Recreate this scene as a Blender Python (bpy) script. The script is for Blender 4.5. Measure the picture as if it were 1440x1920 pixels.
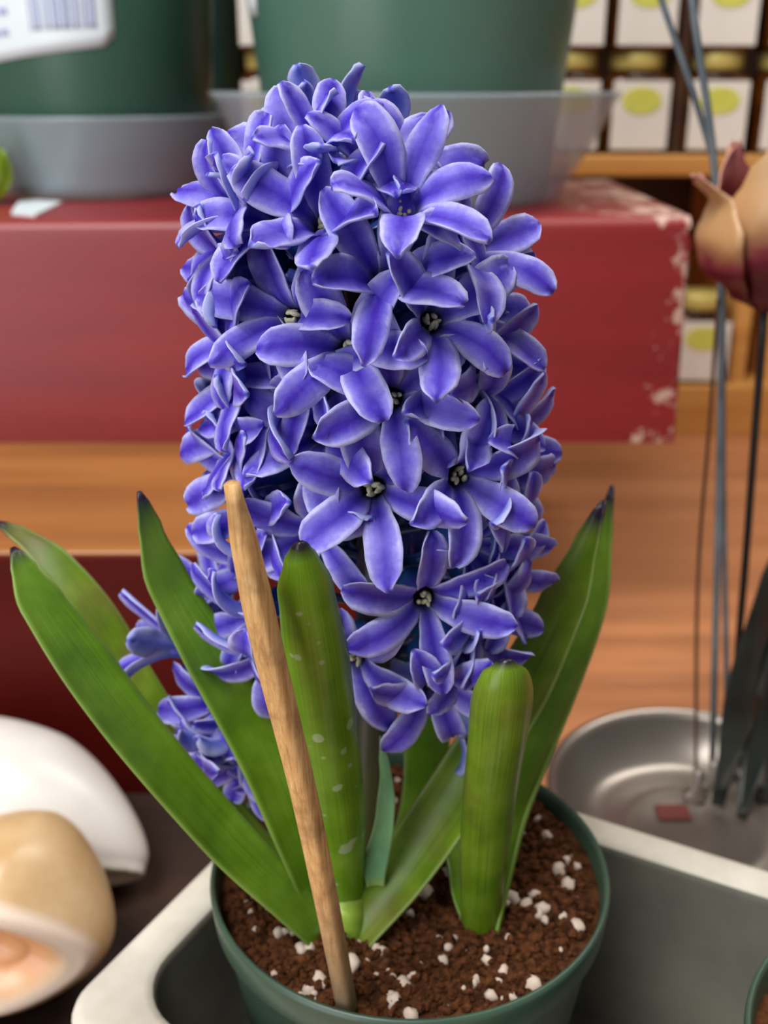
import bpy, math, random
from mathutils import Vector, Matrix, noise as mnoise

for o in list(bpy.data.objects):
    bpy.data.objects.remove(o, do_unlink=True)
scene = bpy.context.scene
COL = scene.collection
R = math.radians
random.seed(7)

# ------------------------------------------------------------------ camera
F = 2000.0                      # focal length in pixels of the 1440 x 1920 frame
PITCH = R(22)
CAM = Vector((0, 0, .30))
cd = bpy.data.cameras.new('camera'); cam = bpy.data.objects.new('camera', cd); COL.objects.link(cam)
cd.sensor_fit = 'VERTICAL'; cd.sensor_height = 36; cd.sensor_width = 27
cd.lens = 36 * F / 1920
cam.location = CAM
cam.rotation_euler = (R(90) - PITCH, 0, 0)
cd.clip_start = .01
cd.dof.use_dof = True; cd.dof.focus_distance = .205; cd.dof.aperture_fstop = 15
scene.camera = cam

# ------------------------------------------------------------------ world and large lights
w = bpy.data.worlds.new('World'); scene.world = w; w.use_nodes = True
bg = w.node_tree.nodes['Background']
bg.inputs[0].default_value = (1.0, .97, .94, 1); bg.inputs[1].default_value = .20

def area(name, loc, target, size, sizey, power, col):
    l = bpy.data.lights.new(name, 'AREA'); l.shape = 'RECTANGLE'; l.size = size; l.size_y = sizey
    l.energy = power; l.color = col
    o = bpy.data.objects.new(name, l); COL.objects.link(o); o.location = loc
    o.rotation_euler = (Vector(target) - Vector(loc)).to_track_quat('-Z', 'Y').to_euler()
    return o
area('ceiling_light_panel', (-.75, -.45, 2.2), (0, .3, .1), 1.1, 1.0, 54, (1, .97, .93))
area('ceiling_light_strip', (1.1, 1.0, 2.3), (.1, .4, .1), .5, 1.8, 30, (1, .95, .88))
area('beam_sheen_fill', (-1.25, -1.25, .55), (0, .45, .25), 1.2, 2.2, 29, (.92, .96, 1))  # unseen source added to lay a sheen on the beam's left side

scene.view_settings.view_transform = 'Standard'
scene.view_settings.look = 'None'
scene.view_settings.gamma = 1
scene.view_settings.use_curve_mapping = False
scene.view_settings.exposure = 0.0

# ------------------------------------------------------------------ helpers
def ray(px, py):
    a = (px - 720) / F; b = (960 - py) / F
    return Vector((a, math.cos(PITCH) + b * math.sin(PITCH), -math.sin(PITCH) + b * math.cos(PITCH)))
def atY(px, py, Y): r = ray(px, py); return CAM + r * (Y / r.y)
def atZ(px, py, Z): r = ray(px, py); return CAM + r * ((Z - CAM.z) / r.z)

def lin(c):
    return c / 12.92 if c <= .04045 else ((c + .055) / 1.055) ** 2.4
def H(h):
    h = h.lstrip('#')
    return tuple(lin(int(h[i:i + 2], 16) / 255) for i in (0, 2, 4)) + (1,)

class NT:
    def __init__(s, name):
        s.m = bpy.data.materials.new(name); s.m.use_nodes = True
        s.t = s.m.node_tree; s.b = s.t.nodes['Principled BSDF']; s.out = s.t.nodes['Material Output']
    def n(s, typ, **kw):
        nd = s.t.nodes.new(typ)
        for k, v in kw.items():
            if k.startswith('i_'):
                key = k[2:]; key = int(key) if key.isdigit() else key.replace('_', ' ')
                nd.inputs[key].default_value = v
            else: setattr(nd, k, v)
        return nd
    def l(s, a, b): s.t.links.new(a, b)
    def coords(s, kind='Object', scale=(1, 1, 1)):
        tc = s.n('ShaderNodeTexCoord'); mp = s.n('ShaderNodeMapping'); mp.inputs['Scale'].default_value = scale
        s.l(tc.outputs[kind], mp.inputs[0]); return mp.outputs[0]
    def noise(s, vec, scale, detail=4, rough=.55):
        nd = s.n('ShaderNodeTexNoise'); nd.inputs['Scale'].default_value = scale
        nd.inputs['Detail'].default_value = detail; nd.inputs['Roughness'].default_value = rough
        s.l(vec, nd.inputs['Vector']); return nd.outputs['Fac']
    def ramp(s, fac, stops, interp='LINEAR'):
        r = s.n('ShaderNodeValToRGB'); cr = r.color_ramp; cr.interpolation = interp
        while len(cr.elements) < len(stops): cr.elements.new(.5)
        for e, (p, c) in zip(cr.elements, stops):
            e.position = p; e.color = c if len(c) == 4 else tuple(c) + (1,)
        s.l(fac, r.inputs[0]); return r.outputs[0]
    def mix(s, fac, a, b, mode='MIX'):
        m = s.n('ShaderNodeMix', data_type='RGBA', blend_type=mode)
        for sock, v in ((m.inputs[0], fac), (m.inputs[6], a), (m.inputs[7], b)):
            if isinstance(v, (int, float, tuple)): sock.default_value = v
            else: s.l(v, sock)
        return m.outputs[2]
    def math(s, op, a, b=0.0, clamp=False):
        m = s.n('ShaderNodeMath', operation=op); m.use_clamp = clamp
        for i, v in enumerate((a, b)):
            if isinstance(v, (int, float)): m.inputs[i].default_value = v
            else: s.l(v, m.inputs[i])
        return m.outputs[0]
    def attr(s, name='pv'):
        a = s.n('ShaderNodeAttribute', attribute_name=name); sp = s.n('ShaderNodeSeparateXYZ')
        s.l(a.outputs['Vector'], sp.inputs[0]); return sp.outputs
    def base(s, c):
        if isinstance(c, tuple): s.b.inputs['Base Color'].default_value = c
        else: s.l(c, s.b.inputs['Base Color'])
    def bump(s, h, strength=.3, dist=.001):
        b = s.n('ShaderNodeBump'); b.inputs['Strength'].default_value = strength; b.inputs['Distance'].default_value = dist
        s.l(h, b.inputs['Height']); s.l(b.outputs[0], s.b.inputs['Normal'])
    def set(s, **kw):
        for k, v in kw.items(): s.b.inputs[k.replace('_', ' ')].default_value = v
        return s

def noisy(name, c1, c2, scale, rough=.5, bump=0, stretch=(1, 1, 1), detail=5, lo=.35, hi=.65, spec=.5):
    t = NT(name); v = t.coords('Object', stretch); f = t.noise(v, scale, detail)
    t.base(t.ramp(f, [(lo, H(c1)), (hi, H(c2))])); t.set(Roughness=rough)
    t.b.inputs['Specular IOR Level'].default_value = spec
    if bump: t.bump(f, bump)
    return t.m
def plain(name, c, rough=.5, metal=0, spec=.5):
    t = NT(name); v = t.coords('Object'); f = t.noise(v, 40, 3)
    t.base(t.mix(f, tuple(x * .92 for x in H(c)[:3]) + (1,), tuple(min(1, x * 1.06) for x in H(c)[:3]) + (1,)))
    t.set(Roughness=rough, Metallic=metal); t.b.inputs['Specular IOR Level'].default_value = spec
    return t.m

def wloc(o):
    v = Vector((0, 0, 0))
    while o: v += o.location; o = o.parent
    return v

def mesh(name, verts, faces, mat=None, parent=None, smooth=True, attrs=None, origin=None, local=False):
    """verts in world space unless local=True; origin: world origin of the new object"""
    me = bpy.data.meshes.new(name)
    base = wloc(parent) if parent else Vector((0, 0, 0))
    og = Vector(origin) if origin is not None else base
    vs = [tuple(Vector(v) - og) for v in verts] if not local else [tuple(v) for v in verts]
    me.from_pydata(vs, [], faces)
    if smooth:
        me.polygons.foreach_set('use_smooth', [True] * len(me.polygons))
    if attrs:
        a = me.attributes.new('pv', 'FLOAT_VECTOR', 'POINT')
        a.data.foreach_set('vector', [c for t in attrs for c in t])
    me.update()
    o = bpy.data.objects.new(name, me); COL.objects.link(o)
    if mat: me.materials.append(mat)
    if parent: o.parent = parent
    if not local: o.location = og - base
    return o

def empty(name, loc):
    o = bpy.data.objects.new(name, None); COL.objects.link(o); o.location = loc
    o.empty_display_size = .01
    return o
def tag(o, label=None, cat=None, group=None, kind=None):
    if label: o['label'] = label
    if cat: o['category'] = cat
    if group: o['group'] = group
    if kind: o['kind'] = kind
    return o
def copy_tree(o, parent=None):
    c = o.copy(); COL.objects.link(c); c.parent = parent
    for ch in [x for x in bpy.data.objects if x.parent is o]: copy_tree(ch, c)
    return c

def box(x0, x1, y0, y1, z0, z1):
    v = [(x0, y0, z0), (x1, y0, z0), (x1, y1, z0), (x0, y1, z0), (x0, y0, z1), (x1, y0, z1), (x1, y1, z1), (x0, y1, z1)]
    f = [(0, 3, 2, 1), (4, 5, 6, 7), (0, 1, 5, 4), (1, 2, 6, 5), (2, 3, 7, 6), (3, 0, 4, 7)]
    return v, f
def bevel(o, wdt, seg=3):
    m = o.modifiers.new('bevel', 'BEVEL'); m.width = wdt; m.segments = seg; m.limit_method = 'ANGLE'; m.angle_limit = R(30)
    return o

def lathe(profile, n=48, center=(0, 0, 0), wave=None):
    """profile: list of (r, z); open surface of revolution, closes at r==0"""
    vs = []; fs = []; at = []
    m = len(profile)
    for i, (r, z) in enumerate(profile):
        for k in range(n):
            a = 2 * math.pi * k / n
            rr = r * (1 + (wave(a, i / (m - 1)) if wave else 0))
            vs.append((center[0] + rr * math.cos(a), center[1] + rr * math.sin(a), center[2] + z)); at.append((i / (m - 1), a, 0))
    for i in range(m - 1):
        for k in range(n):
            k2 = (k + 1) % n
            fs.append((i * n + k, i * n + k2, (i + 1) * n + k2, (i + 1) * n + k))
    if profile[0][0] > 1e-6: fs.append(tuple(range(n - 1, -1, -1)))
    if profile[-1][0] > 1e-6: fs.append(tuple((m - 1) * n + k for k in range(n)))
    return vs, fs, at

def catmull(pts, n):
    P = [Vector(p) for p in pts]
    P = [P[0] * 2 - P[1]] + P + [P[-1] * 2 - P[-2]]
    segs = len(P) - 3; out = []
    for i in range(n):
        u = i / (n - 1) * segs; k = min(int(u), segs - 1); t = u - k
        p0, p1, p2, p3 = P[k:k + 4]
        out.append(.5 * ((2 * p1) + (p2 - p0) * t + (2 * p0 - 5 * p1 + 4 * p2 - p3) * t * t + (3 * p1 - p0 - 3 * p2 + p3) * t ** 3))
    return out
def interp(tab, s):
    for (a, va), (b, vb) in zip(tab, tab[1:]):
        if s <= b:
            t = (s - a) / (b - a) if b > a else 0
            t = t * t * (3 - 2 * t)
            return va + (vb - va) * t
    return tab[-1][1]

def sweep(pts, rad, n=10, sq=2.0, flat=1.0, up=Vector((0, -1, .3)), nseg=None):
    """tube along pts; rad(s); sq = superellipse exponent"""
    C = catmull(pts, nseg) if nseg else [Vector(p) for p in pts]
    vs = []; fs = []; at = []; m = len(C)
    for i, c in enumerate(C):
        T = (C[min(i + 1, m - 1)] - C[max(i - 1, 0)]).normalized()
        A = T.cross(up).normalized(); B = A.cross(T).normalized()
        r = rad(i / (m - 1))
        for k in range(n):
            a = 2 * math.pi * (k + .5) / n
            ca, sa = math.cos(a), math.sin(a)
            x = math.copysign(abs(ca) ** (2 / sq), ca); y = math.copysign(abs(sa) ** (2 / sq), sa)
            vs.append(c + A * (x * r) + B * (y * r * flat)); at.append((i / (m - 1), k / n, 0))
    for i in range(m - 1):
        for k in range(n):
            k2 = (k + 1) % n
            fs.append((i * n + k, i * n + k2, (i + 1) * n + k2, (i + 1) * n + k))
    fs.append(tuple(range(n - 1, -1, -1))); fs.append(tuple((m - 1) * n + k for k in range(n)))
    return vs, fs, at

def join(parts):
    V = []; Fc = []; A = []
    for p in parts:
        b = len(V); V += list(p[0]); Fc += [tuple(i + b for i in f) for f in p[1]]
        A += list(p[2]) if len(p) > 2 else [(0, 0, 0)] * len(p[0])
    return V, Fc, A

def grid_shell(rows, thick):
    """rows: list of rings of (point, normal, thickness factor, (attr u, v)); closed thin solid"""
    vs = []; fs = []; at = []; m = len(rows); nv = len(rows[0]); ring = 2 * nv
    for row in rows:
        for (p, nrm, tf, uv) in row: vs.append(p + nrm * (thick * tf / 2)); at.append((uv[0], uv[1], 1))
        for (p, nrm, tf, uv) in reversed(row): vs.append(p - nrm * (thick * tf / 2)); at.append((uv[0], uv[1], 0))
    for i in range(m - 1):
        for k in range(ring):
            k2 = (k + 1) % ring
            fs.append((i * ring + k, i * ring + k2, (i + 1) * ring + k2, (i + 1) * ring + k))
    for i, rev in ((0, True), (m - 1, False)):
        for k in range(nv - 1):
            q = (i * ring + k, i * ring + k + 1, i * ring + ring - 2 - k, i * ring + ring - 1 - k)
            fs.append(q[::-1] if rev else q)
    return vs, fs, at

# ------------------------------------------------------------------ materials
def wood_mat(name, c1, c2, c3, rough=.45, sx=1.5):
    t = NT(name); v = t.coords('Object', (sx, 14, 14)); f = t.noise(v, 2.2, 6, .6)
    v2 = t.coords('Object', (sx * .6, 5, 5)); g = t.noise(v2, 1.7, 3)
    c = t.ramp(f, [(.3, H(c1)), (.5, H(c2)), (.72, H(c3))])
    t.base(t.mix(t.ramp(g, [(.38, (0, 0, 0)), (.62, (.5, .5, .5))]), c, H(c1)))
    t.set(Roughness=rough); t.bump(f, .15, .0006); return t.m
M = {}
M['table'] = wood_mat('table_wood', '#96613f', '#bd7c51', '#c98a5e')
M['tier'] = wood_mat('tier_wood', '#7e4c22', '#a86c34', '#b87c42')
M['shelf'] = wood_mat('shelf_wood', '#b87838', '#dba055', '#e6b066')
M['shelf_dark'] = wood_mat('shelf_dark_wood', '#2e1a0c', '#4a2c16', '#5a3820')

def red_paint(name, c1, c2, chips):
    t = NT(name); v = t.coords('Object', (1, 3, 6)); f = t.noise(v, 6, 5)
    c = t.ramp(f, [(.3, H(c1)), (.7, H(c2))])
    if chips:
        n1 = t.noise(t.coords('Object', (1, 1, 1)), 55, 4, .7)
        sp = t.attr('pv')                       # x = closeness to the worn end of the beam, y = closeness to an edge
        k = t.math('ADD', n1, t.math('MULTIPLY', sp[0], .17)); k = t.math('ADD', k, t.math('MULTIPLY', sp[1], .16))
        msk = t.ramp(k, [(.80, (0, 0, 0)), (.86, (1, 1, 1))])
        c = t.mix(msk, c, H('#c9a596'))
    t.base(c); t.set(Roughness=.45); t.b.inputs['Specular IOR Level'].default_value = .75; t.bump(f, .1, .0005); return t.m
M['red'] = red_paint('red_beam_paint', '#7c141a', '#8f1c22', True)
M['shaded_red'] = red_paint('shaded_red_paint', '#4c0e0a', '#5c140f', False)  # shade on the step's front put into a darker red
M['shaded_red'].node_tree.nodes['Principled BSDF'].inputs['Specular IOR Level'].default_value = .15

def petal_mat():
    t = NT('petal'); sp = t.attr('pv'); u, v, side = sp[0], sp[1], sp[2]
    av = t.math('ABSOLUTE', v)
    n1 = t.noise(t.coords('Object', (1, 1, 1)), 260, 3)
    n2 = t.noise(t.coords('Object', (1, 1, 1)), 900, 3, .7)
    e = t.math('ADD', av, t.math('MULTIPLY', t.math('SUBTRACT', n1, .5), .7))
    e = t.math('ADD', e, t.math('MULTIPLY', t.math('SUBTRACT', n2, .5), .25))
    top = t.ramp(e, [(.06, H('#4c34bc')), (.38, H('#6a5bd4')), (.70, H('#928ae6')), (.95, H('#c8c6f6'))])
    base = t.ramp(u, [(.02, H('#3a3e9c')), (.2, H('#5a50cc')), (.3, H('#ffffff'))])
    top = t.mix(t.ramp(u, [(.05, (.95, .95, .95)), (.24, (0, 0, 0))]), top, H('#4a4a86'))
    bot = t.ramp(e, [(.05, H('#6a76dc')), (.5, H('#8a94e6')), (.95, H('#bcc2f4'))])
    bot = t.mix(t.ramp(u, [(.0, (.9, .9, .9)), (.4, (0, 0, 0))]), bot, H('#3f6cc4'))
    c = t.mix(side, bot, top)
    t.base(c); t.set(Roughness=.42); t.b.inputs['Specular IOR Level'].default_value = .35
    t.bump(n2, .12, .0004)
    tr = t.n('ShaderNodeBsdfTranslucent'); t.l(c, tr.inputs[0])
    mx = t.n('ShaderNodeMixShader'); mx.inputs[0].default_value = .22
    t.l(t.b.outputs[0], mx.inputs[1]); t.l(tr.outputs[0], mx.inputs[2]); t.l(mx.outputs[0], t.out.inputs[0])
    return t.m
M['petal'] = petal_mat()
def tube_mat():
    t = NT('floret_tube'); sp = t.attr('pv')
    t.base(t.ramp(sp[0], [(0, H('#33405e')), (.2, H('#1f5f9a')), (.55, H('#3f66c4')), (.85, H('#5a58cc')), (1, H('#4a48b0'))]))
    t.set(Roughness=.25); return t.m
M['tube'] = tube_mat()
M['throat'] = plain('throat', '#14141c', .8)
M['anther'] = plain('anther', '#cfcba6', .7)
def stem_mat():
    t = NT('flower_stem'); v = t.coords('Object'); f = t.noise(v, 300, 3); sp = t.attr('pv')
    t.base(t.mix(t.ramp(sp[0], [(.2, (0, 0, 0)), (.4, (1, 1, 1))]), H('#4c4a2a'), t.ramp(f, [(.3, H('#241f2c')), (.7, H('#3a3238'))]))); t.set(Roughness=.4); return t.m
M['stem'] = stem_mat()
M['stem_green'] = noisy('green_stalk', '#4a5a24', '#6b7c30', 60, .45)

def leaf_mat(name, dark, mid, light, tip='#241a2a', spots=False, blotch=.0):
    t = NT(name); sp = t.attr('pv'); u, v = sp[0], sp[1]
    n1 = t.noise(t.coords('Object'), 70, 4)
    cmb = t.n('ShaderNodeCombineXYZ'); t.l(t.math('MULTIPLY', u, 3), cmb.inputs[0]); t.l(t.math('MULTIPLY', v, 22), cmb.inputs[1])
    n2 = t.noise(cmb.outputs[0], 1.2, 3)
    f = t.math('ADD', t.math('MULTIPLY', n1, .6), t.math('MULTIPLY', n2, .4))
    c = t.ramp(f, [(.34, H(dark)), (.5, H(mid)), (.68, H(light))])
    n3 = t.noise(t.coords('Object'), 45, 3)
    if blotch: c = t.mix(t.ramp(n3, [(.5, (0, 0, 0)), (.66, (blotch,) * 3)]), c, H('#6a5a2c'))
    edge = t.math('ABSOLUTE', v)
    c = t.mix(t.ramp(edge, [(.90, (0, 0, 0)), (1, (.5, .5, .5))]), c, H('#8ca05a'))
    c = t.mix(t.ramp(u, [(0, (.75, .75, .75)), (.16, (0, 0, 0))]), c, H('#a3b74e'))
    if spots:
        vo = t.n('ShaderNodeTexVoronoi'); vo.inputs['Scale'].default_value = 210; t.l(t.coords('Object'), vo.inputs['Vector'])
        n4 = t.noise(t.coords('Object'), 120, 2)
        d = t.math('ADD', vo.outputs['Distance'], t.math('MULTIPLY', t.math('SUBTRACT', .58, n4), 1.3))
        c = t.mix(t.ramp(d, [(.20, (.55, .55, .55)), (.27, (0, 0, 0))]), c, H('#b9c8a4'))
    tn = t.math('ADD', u, t.math('MULTIPLY', t.math('SUBTRACT', n1, .5), .08))
    c = t.mix(t.ramp(tn, [(.93, (0, 0, 0)), (.985, (1, 1, 1))]), c, H(tip))
    t.base(c); t.set(Roughness=.3); t.b.inputs['Specular IOR Level'].default_value = .45
    t.bump(n2, .08, .0004)
    tr = t.n('ShaderNodeBsdfTranslucent'); t.l(c, tr.inputs[0])
    mx = t.n('ShaderNodeMixShader'); mx.inputs[0].default_value = .15
    t.l(t.b.outputs[0], mx.inputs[1]); t.l(tr.outputs[0], mx.inputs[2]); t.l(mx.outputs[0], t.out.inputs[0])
    return t.m
M['leaf'] = leaf_mat('leaf_green', '#4a7010', '#638c1a', '#80a634')
M['leaf_spot'] = leaf_mat('leaf_spotted', '#567e10', '#6e9a1c', '#86ac36', spots=True)
M['leaf_olive'] = leaf_mat('leaf_olive', '#4a680f', '#68861c', '#869e38', blotch=.6)
M['leaf_pale'] = leaf_mat('leaf_pale', '#5c8a5c', '#78a878', '#90bb8c', tip='#78a878')
M['sheath'] = noisy('leaf_sheath', '#6c8c24', '#9bb04a', 90, .4)
M['soil'] = noisy('potting_soil', '#301a0f', '#5e3921', 240, .95, .8, detail=8, spec=.1)
M['crumb'] = noisy('soil_crumb', '#2c180c', '#613a22', 500, .95, .5, spec=.1)
M['perlite'] = plain('perlite', '#c8b5a6', .9)
M['potgreen'] = noisy('green_plastic', '#34493c', '#405746', 30, .35)
M['bigpot'] = noisy('dark_green_plastic', '#2d5144', '#395f50', 6, .38, stretch=(1, 1, .15))
M['bigpot2'] = noisy('teal_green_plastic', '#446a5c', '#54796a', 8, .33, stretch=(1, 1, .12))
M['tealpot'] = plain('teal_plastic', '#1f5c66', .4)
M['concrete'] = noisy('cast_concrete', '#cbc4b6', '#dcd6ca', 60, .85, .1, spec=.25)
M['inner'] = noisy('concrete_inside_shade', '#64625a', '#79766b', 25, .9, .1, spec=.2)  # tray concrete darkened by colour for the shade inside
def stake_mat():
    t = NT('bamboo_stake'); v = t.coords('Object', (1, 1, .06)); f = t.noise(v, 900, 5, .7); sp = t.attr('pv')
    c = t.ramp(f, [(.3, H('#a87c48')), (.5, H('#cfa066')), (.7, H('#e2bd84'))])
    lown = t.noise(t.coords('Object'), 160, 3)
    c = t.mix(t.ramp(lown, [(.5, (0, 0, 0)), (.75, (.55, .55, .55))]), c, H('#6f4d2c'))
    c = t.mix(t.ramp(sp[0], [(.0, (.95, .95, .95)), (.08, (.8, .8, .8)), (.34, (0, 0, 0))]), c, H('#5d5442'))
    t.base(c); t.set(Roughness=.65); t.bump(f, .3, .0005); return t.m
M['stake'] = stake_mat()
def saucer_mat():
    t = NT('clear_saucer'); t.base(H('#b4c0ca')); t.set(Roughness=.12, Alpha=.40)
    n = t.noise(t.coords('Object', (1, 1, 3)), 14, 3); t.bump(n, .2, .003)
    return t.m
M['saucer'] = saucer_mat()
M['white_label'] = plain('white_paper', '#e2edf2', .4)
M['print'] = plain('faint_print', '#a9b3da', .6)
M['jar_label'] = plain('jar_label', '#efe9df', .55)
M['oval'] = noisy('label_oval', '#d2d454', '#e4e276', 60, .55)
M['oval_green'] = plain('oval_green', '#7fb07a', .55)
M['amber'] = noisy('amber_honey', '#3a1c06', '#7a400c', 20, .12)
M['lid'] = plain('gold_lid', '#dccb74', .35, .2)
M['metal'] = NT('dull_metal'); M['metal'].base(H('#8d857e')); M['metal'].set(Roughness=.3, Metallic=.75); M['metal'] = M['metal'].m
M['rod'] = noisy('grey_rod', '#4d5860', '#6f7a80', 50, .3)
M['rod_black'] = plain('black_rod', '#15171a', .35)
M['rod_brown'] = plain('brown_rod', '#4a3020', .5)
M['blade'] = noisy('dark_metal_leaf', '#141a18', '#2e3632', 30, .3)
M['dull_red'] = plain('red_patch', '#6a302a', .6)
M['lime'] = plain('lime_leaf', '#8fb51c', .4)
M['wall'] = plain('wall_paint', '#8a8076', .8)
M['floor'] = wood_mat('floor_wood', '#4a3a2c', '#5e4b38', '#6b5845')
def tulip_mat():
    t = NT('painted_tulip_metal'); sp = t.attr('pv'); n = t.noise(t.coords('Object'), 60, 4)
    k = t.math('ADD', sp[0], t.math('MULTIPLY', t.math('SUBTRACT', n, .5), .3))
    out = t.ramp(k, [(.18, H('#561222')), (.36, H('#7a2a34')), (.58, H('#b98a5c')), (.85, H('#c69c6c')), (1, H('#b98a70'))])
    inn = t.ramp(k, [(.2, H('#6b1c24')), (.7, H('#9a4a44')), (.95, H('#c47a78'))])
    t.base(t.mix(sp[2], inn, out)); t.set(Roughness=.35); t.b.inputs['Specular IOR Level'].default_value = .5; return t.m
M['tulip'] = tulip_mat()
def shell_mat(name, outer1, outer2, lip, in1, in2):
    t = NT(name); sp = t.attr('pv'); n = t.noise(t.coords('Object'), 35, 4)
    o = t.ramp(n, [(.35, H(outer1)), (.65, H(outer2))])
    i = t.ramp(n, [(.3, H(in1)), (.7, H(in2))])
    k = sp[0]
    c = t.mix(t.ramp(k, [(.42, (1, 1, 1)), (.56, (0, 0, 0))]), o, i)
    m2 = t.math('MULTIPLY', t.ramp(k, [(.5, (0, 0, 0)), (.6, (1, 1, 1))]), t.ramp(k, [(.74, (1, 1, 1)), (.86, (0, 0, 0))]))
    c = t.mix(m2, c, H(lip)); t.base(c); t.set(Roughness=.32); return t.m
M['shell_tan'] = shell_mat('tan_shell', '#c49f70', '#dcbc92', '#f0dccb', '#d98a68', '#e8b27e')
M['shell_white'] = shell_mat('white_shell', '#d6d1cb', '#dfdcd8', '#d0c8bc', '#8a6a48', '#a5835c')
M['tan_base'] = noisy('tan_stone', '#8c6a48', '#b08c64', 40, .8, .2)

# ------------------------------------------------------------------ the setting
v, f = box(-3, 3, -2, 3, -.77, -.75)
tag(mesh('floor', v, f, M['floor'], smooth=False), 'dark wooden shop floor below the table', 'floor', kind='structure')
v, f = box(-3, 3, 1.42, 1.47, -.75, 2.6)
tag(mesh('wall_back', v, f, M['wall'], smooth=False), 'plain wall behind the jar shelves', 'wall', kind='structure')

# display table: top and four legs
tb = empty('display_table', (0, .55, -.75)); tag(tb, 'reddish-brown wooden display table under the planter and shells', 'table')
v, f = box(-1.1, 1.1, -.05, 1.36, -.035, 0)
bevel(mesh('table_top', v, f, M['table'], tb, smooth=False), .004)
for sx in (-1.02, 1.02):
    for yy in (.03, 1.28):
        v, f = box(sx - .035, sx + .035, yy - .035, yy + .035, -.75, -.035); mesh('leg', v, f, M['table'], tb, smooth=False)

# lower display step with red front and wooden top
st = empty('display_step', (-.35, .6, 0)); tag(st, 'low step with red front painted in shade and bare wooden top', 'display step')
v, f = box(-.80, -.005, .412, .80, 0, .100); mesh('riser', v, f, M['shaded_red'], st, smooth=False)
v, f = box(-.81, .005, .402, .81, .100, .120); o = mesh('step_top', v, f, M['tier'], st, smooth=False); bevel(o, .002)
v, f = box(-.81, .005, .398, .412, 0, .1185); mesh('front_board', v, f, M['shaded_red'], st, smooth=False)

# red painted beam with chipped end (slightly irregular box)
def beam():
    Yf = .545
    fl_b = atY(-420, 812, Yf); fl_t = atY(-420, 420, Yf); fr_b = atY(1262, 846, Yf); fr_t = atY(1300, 392, Yf)
    fl_b.z = .1202; fr_b.z = .1202; fl_t.z = .2345; fr_t.z = .2375
    D = .225; N = 60; K = 14
    prof = []                                    # closed loop profile (dy, tz) with rounded front top edge
    for i in range(K + 1): prof.append((0, i / K * .955))
    for i in range(1, 6): a = i / 5 * math.pi / 2; prof.append((.006 * (1 - math.cos(a)), .955 + .045 * math.sin(a)))
    for i in range(1, 9): prof.append((.006 + (D - .012) * i / 8, 1.0))
    for i in range(1, 5): a = i / 4 * math.pi / 2; prof.append((D - .006 + .006 * math.sin(a), 1 - .045 * (1 - math.cos(a))))
    prof.append((D, 0)); 
    P = len(prof); vs = []; at = []; fs = []
    for i in range(N + 1):
        t = i / N; s = 1 - (1 - t) ** 2.2
        for (dy, tz) in prof:
            b = fl_b.lerp(fr_b, s); tp = fl_t.lerp(fr_t, s); p = b.lerp(tp, tz)
            edge = max(1 - min(tz, abs(1 - tz)) * 9, 0)
            ed = max(0, 1 - (1 - s) * 26)
            if i >= N - 1: p = p + Vector((-.004 * abs(mnoise.noise(Vector((tz * 9, dy * 30, 2)))), 0, 0))
            vs.append(p + Vector((0, dy, 0)))
            far = max(0, 1 - (fr_b.x - b.x) / .10)
            at.append((far, min(1, max(edge * (.35 + .65 * far), ed * 1.25)), 0))
    for i in range(N):
        for k in range(P):
            k2 = (k + 1) % P; fs.append((i * P + k, (i + 1) * P + k, (i + 1) * P + k2, i * P + k2))
    fs.append(tuple(range(P))); fs.append(tuple(N * P + k for k in range(P - 1, -1, -1)))
    o = mesh('painted_beam', vs, fs, M['red'], None, True, at, origin=(0, .6, .12))
    m = o.modifiers.new('ws', 'EDGE_SPLIT'); m.split_angle = R(50)
    tag(o, 'thick red-painted wooden beam with chipped paint at its end', 'beam')
beam()
BT = .2355

# ------------------------------------------------------------------ jar shelves behind
sh = empty('jar_shelf', (.3, 1.0, 0)); tag(sh, 'light wooden shelf unit holding rows of jars', 'shelf')
SY = .93
v, f = box(-.62, .80, SY, SY + .20, .226, .243); bevel(mesh('shelf_board', v, f, M['shelf'], sh, smooth=False), .002)
v, f = box(-.62, .80, SY, SY + .20, 0.0, .046); bevel(mesh('shelf_board', v, f, M['shelf'], sh, smooth=False), .002)
v, f = box(-.62, .80, SY, SY + .20, .50, .517); bevel(mesh('shelf_board', v, f, M['shelf'], sh, smooth=False), .002)
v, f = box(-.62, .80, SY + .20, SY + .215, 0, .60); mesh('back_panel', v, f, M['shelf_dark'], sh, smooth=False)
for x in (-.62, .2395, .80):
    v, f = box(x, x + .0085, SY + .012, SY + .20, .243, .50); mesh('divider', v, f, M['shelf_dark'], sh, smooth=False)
for x in (-.62, .315, .345, .80):
    v, f = box(x, x + .014, SY + .02, SY + .20, .046, .226); mesh('divider', v, f, M['shelf'], sh, smooth=False)

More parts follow.
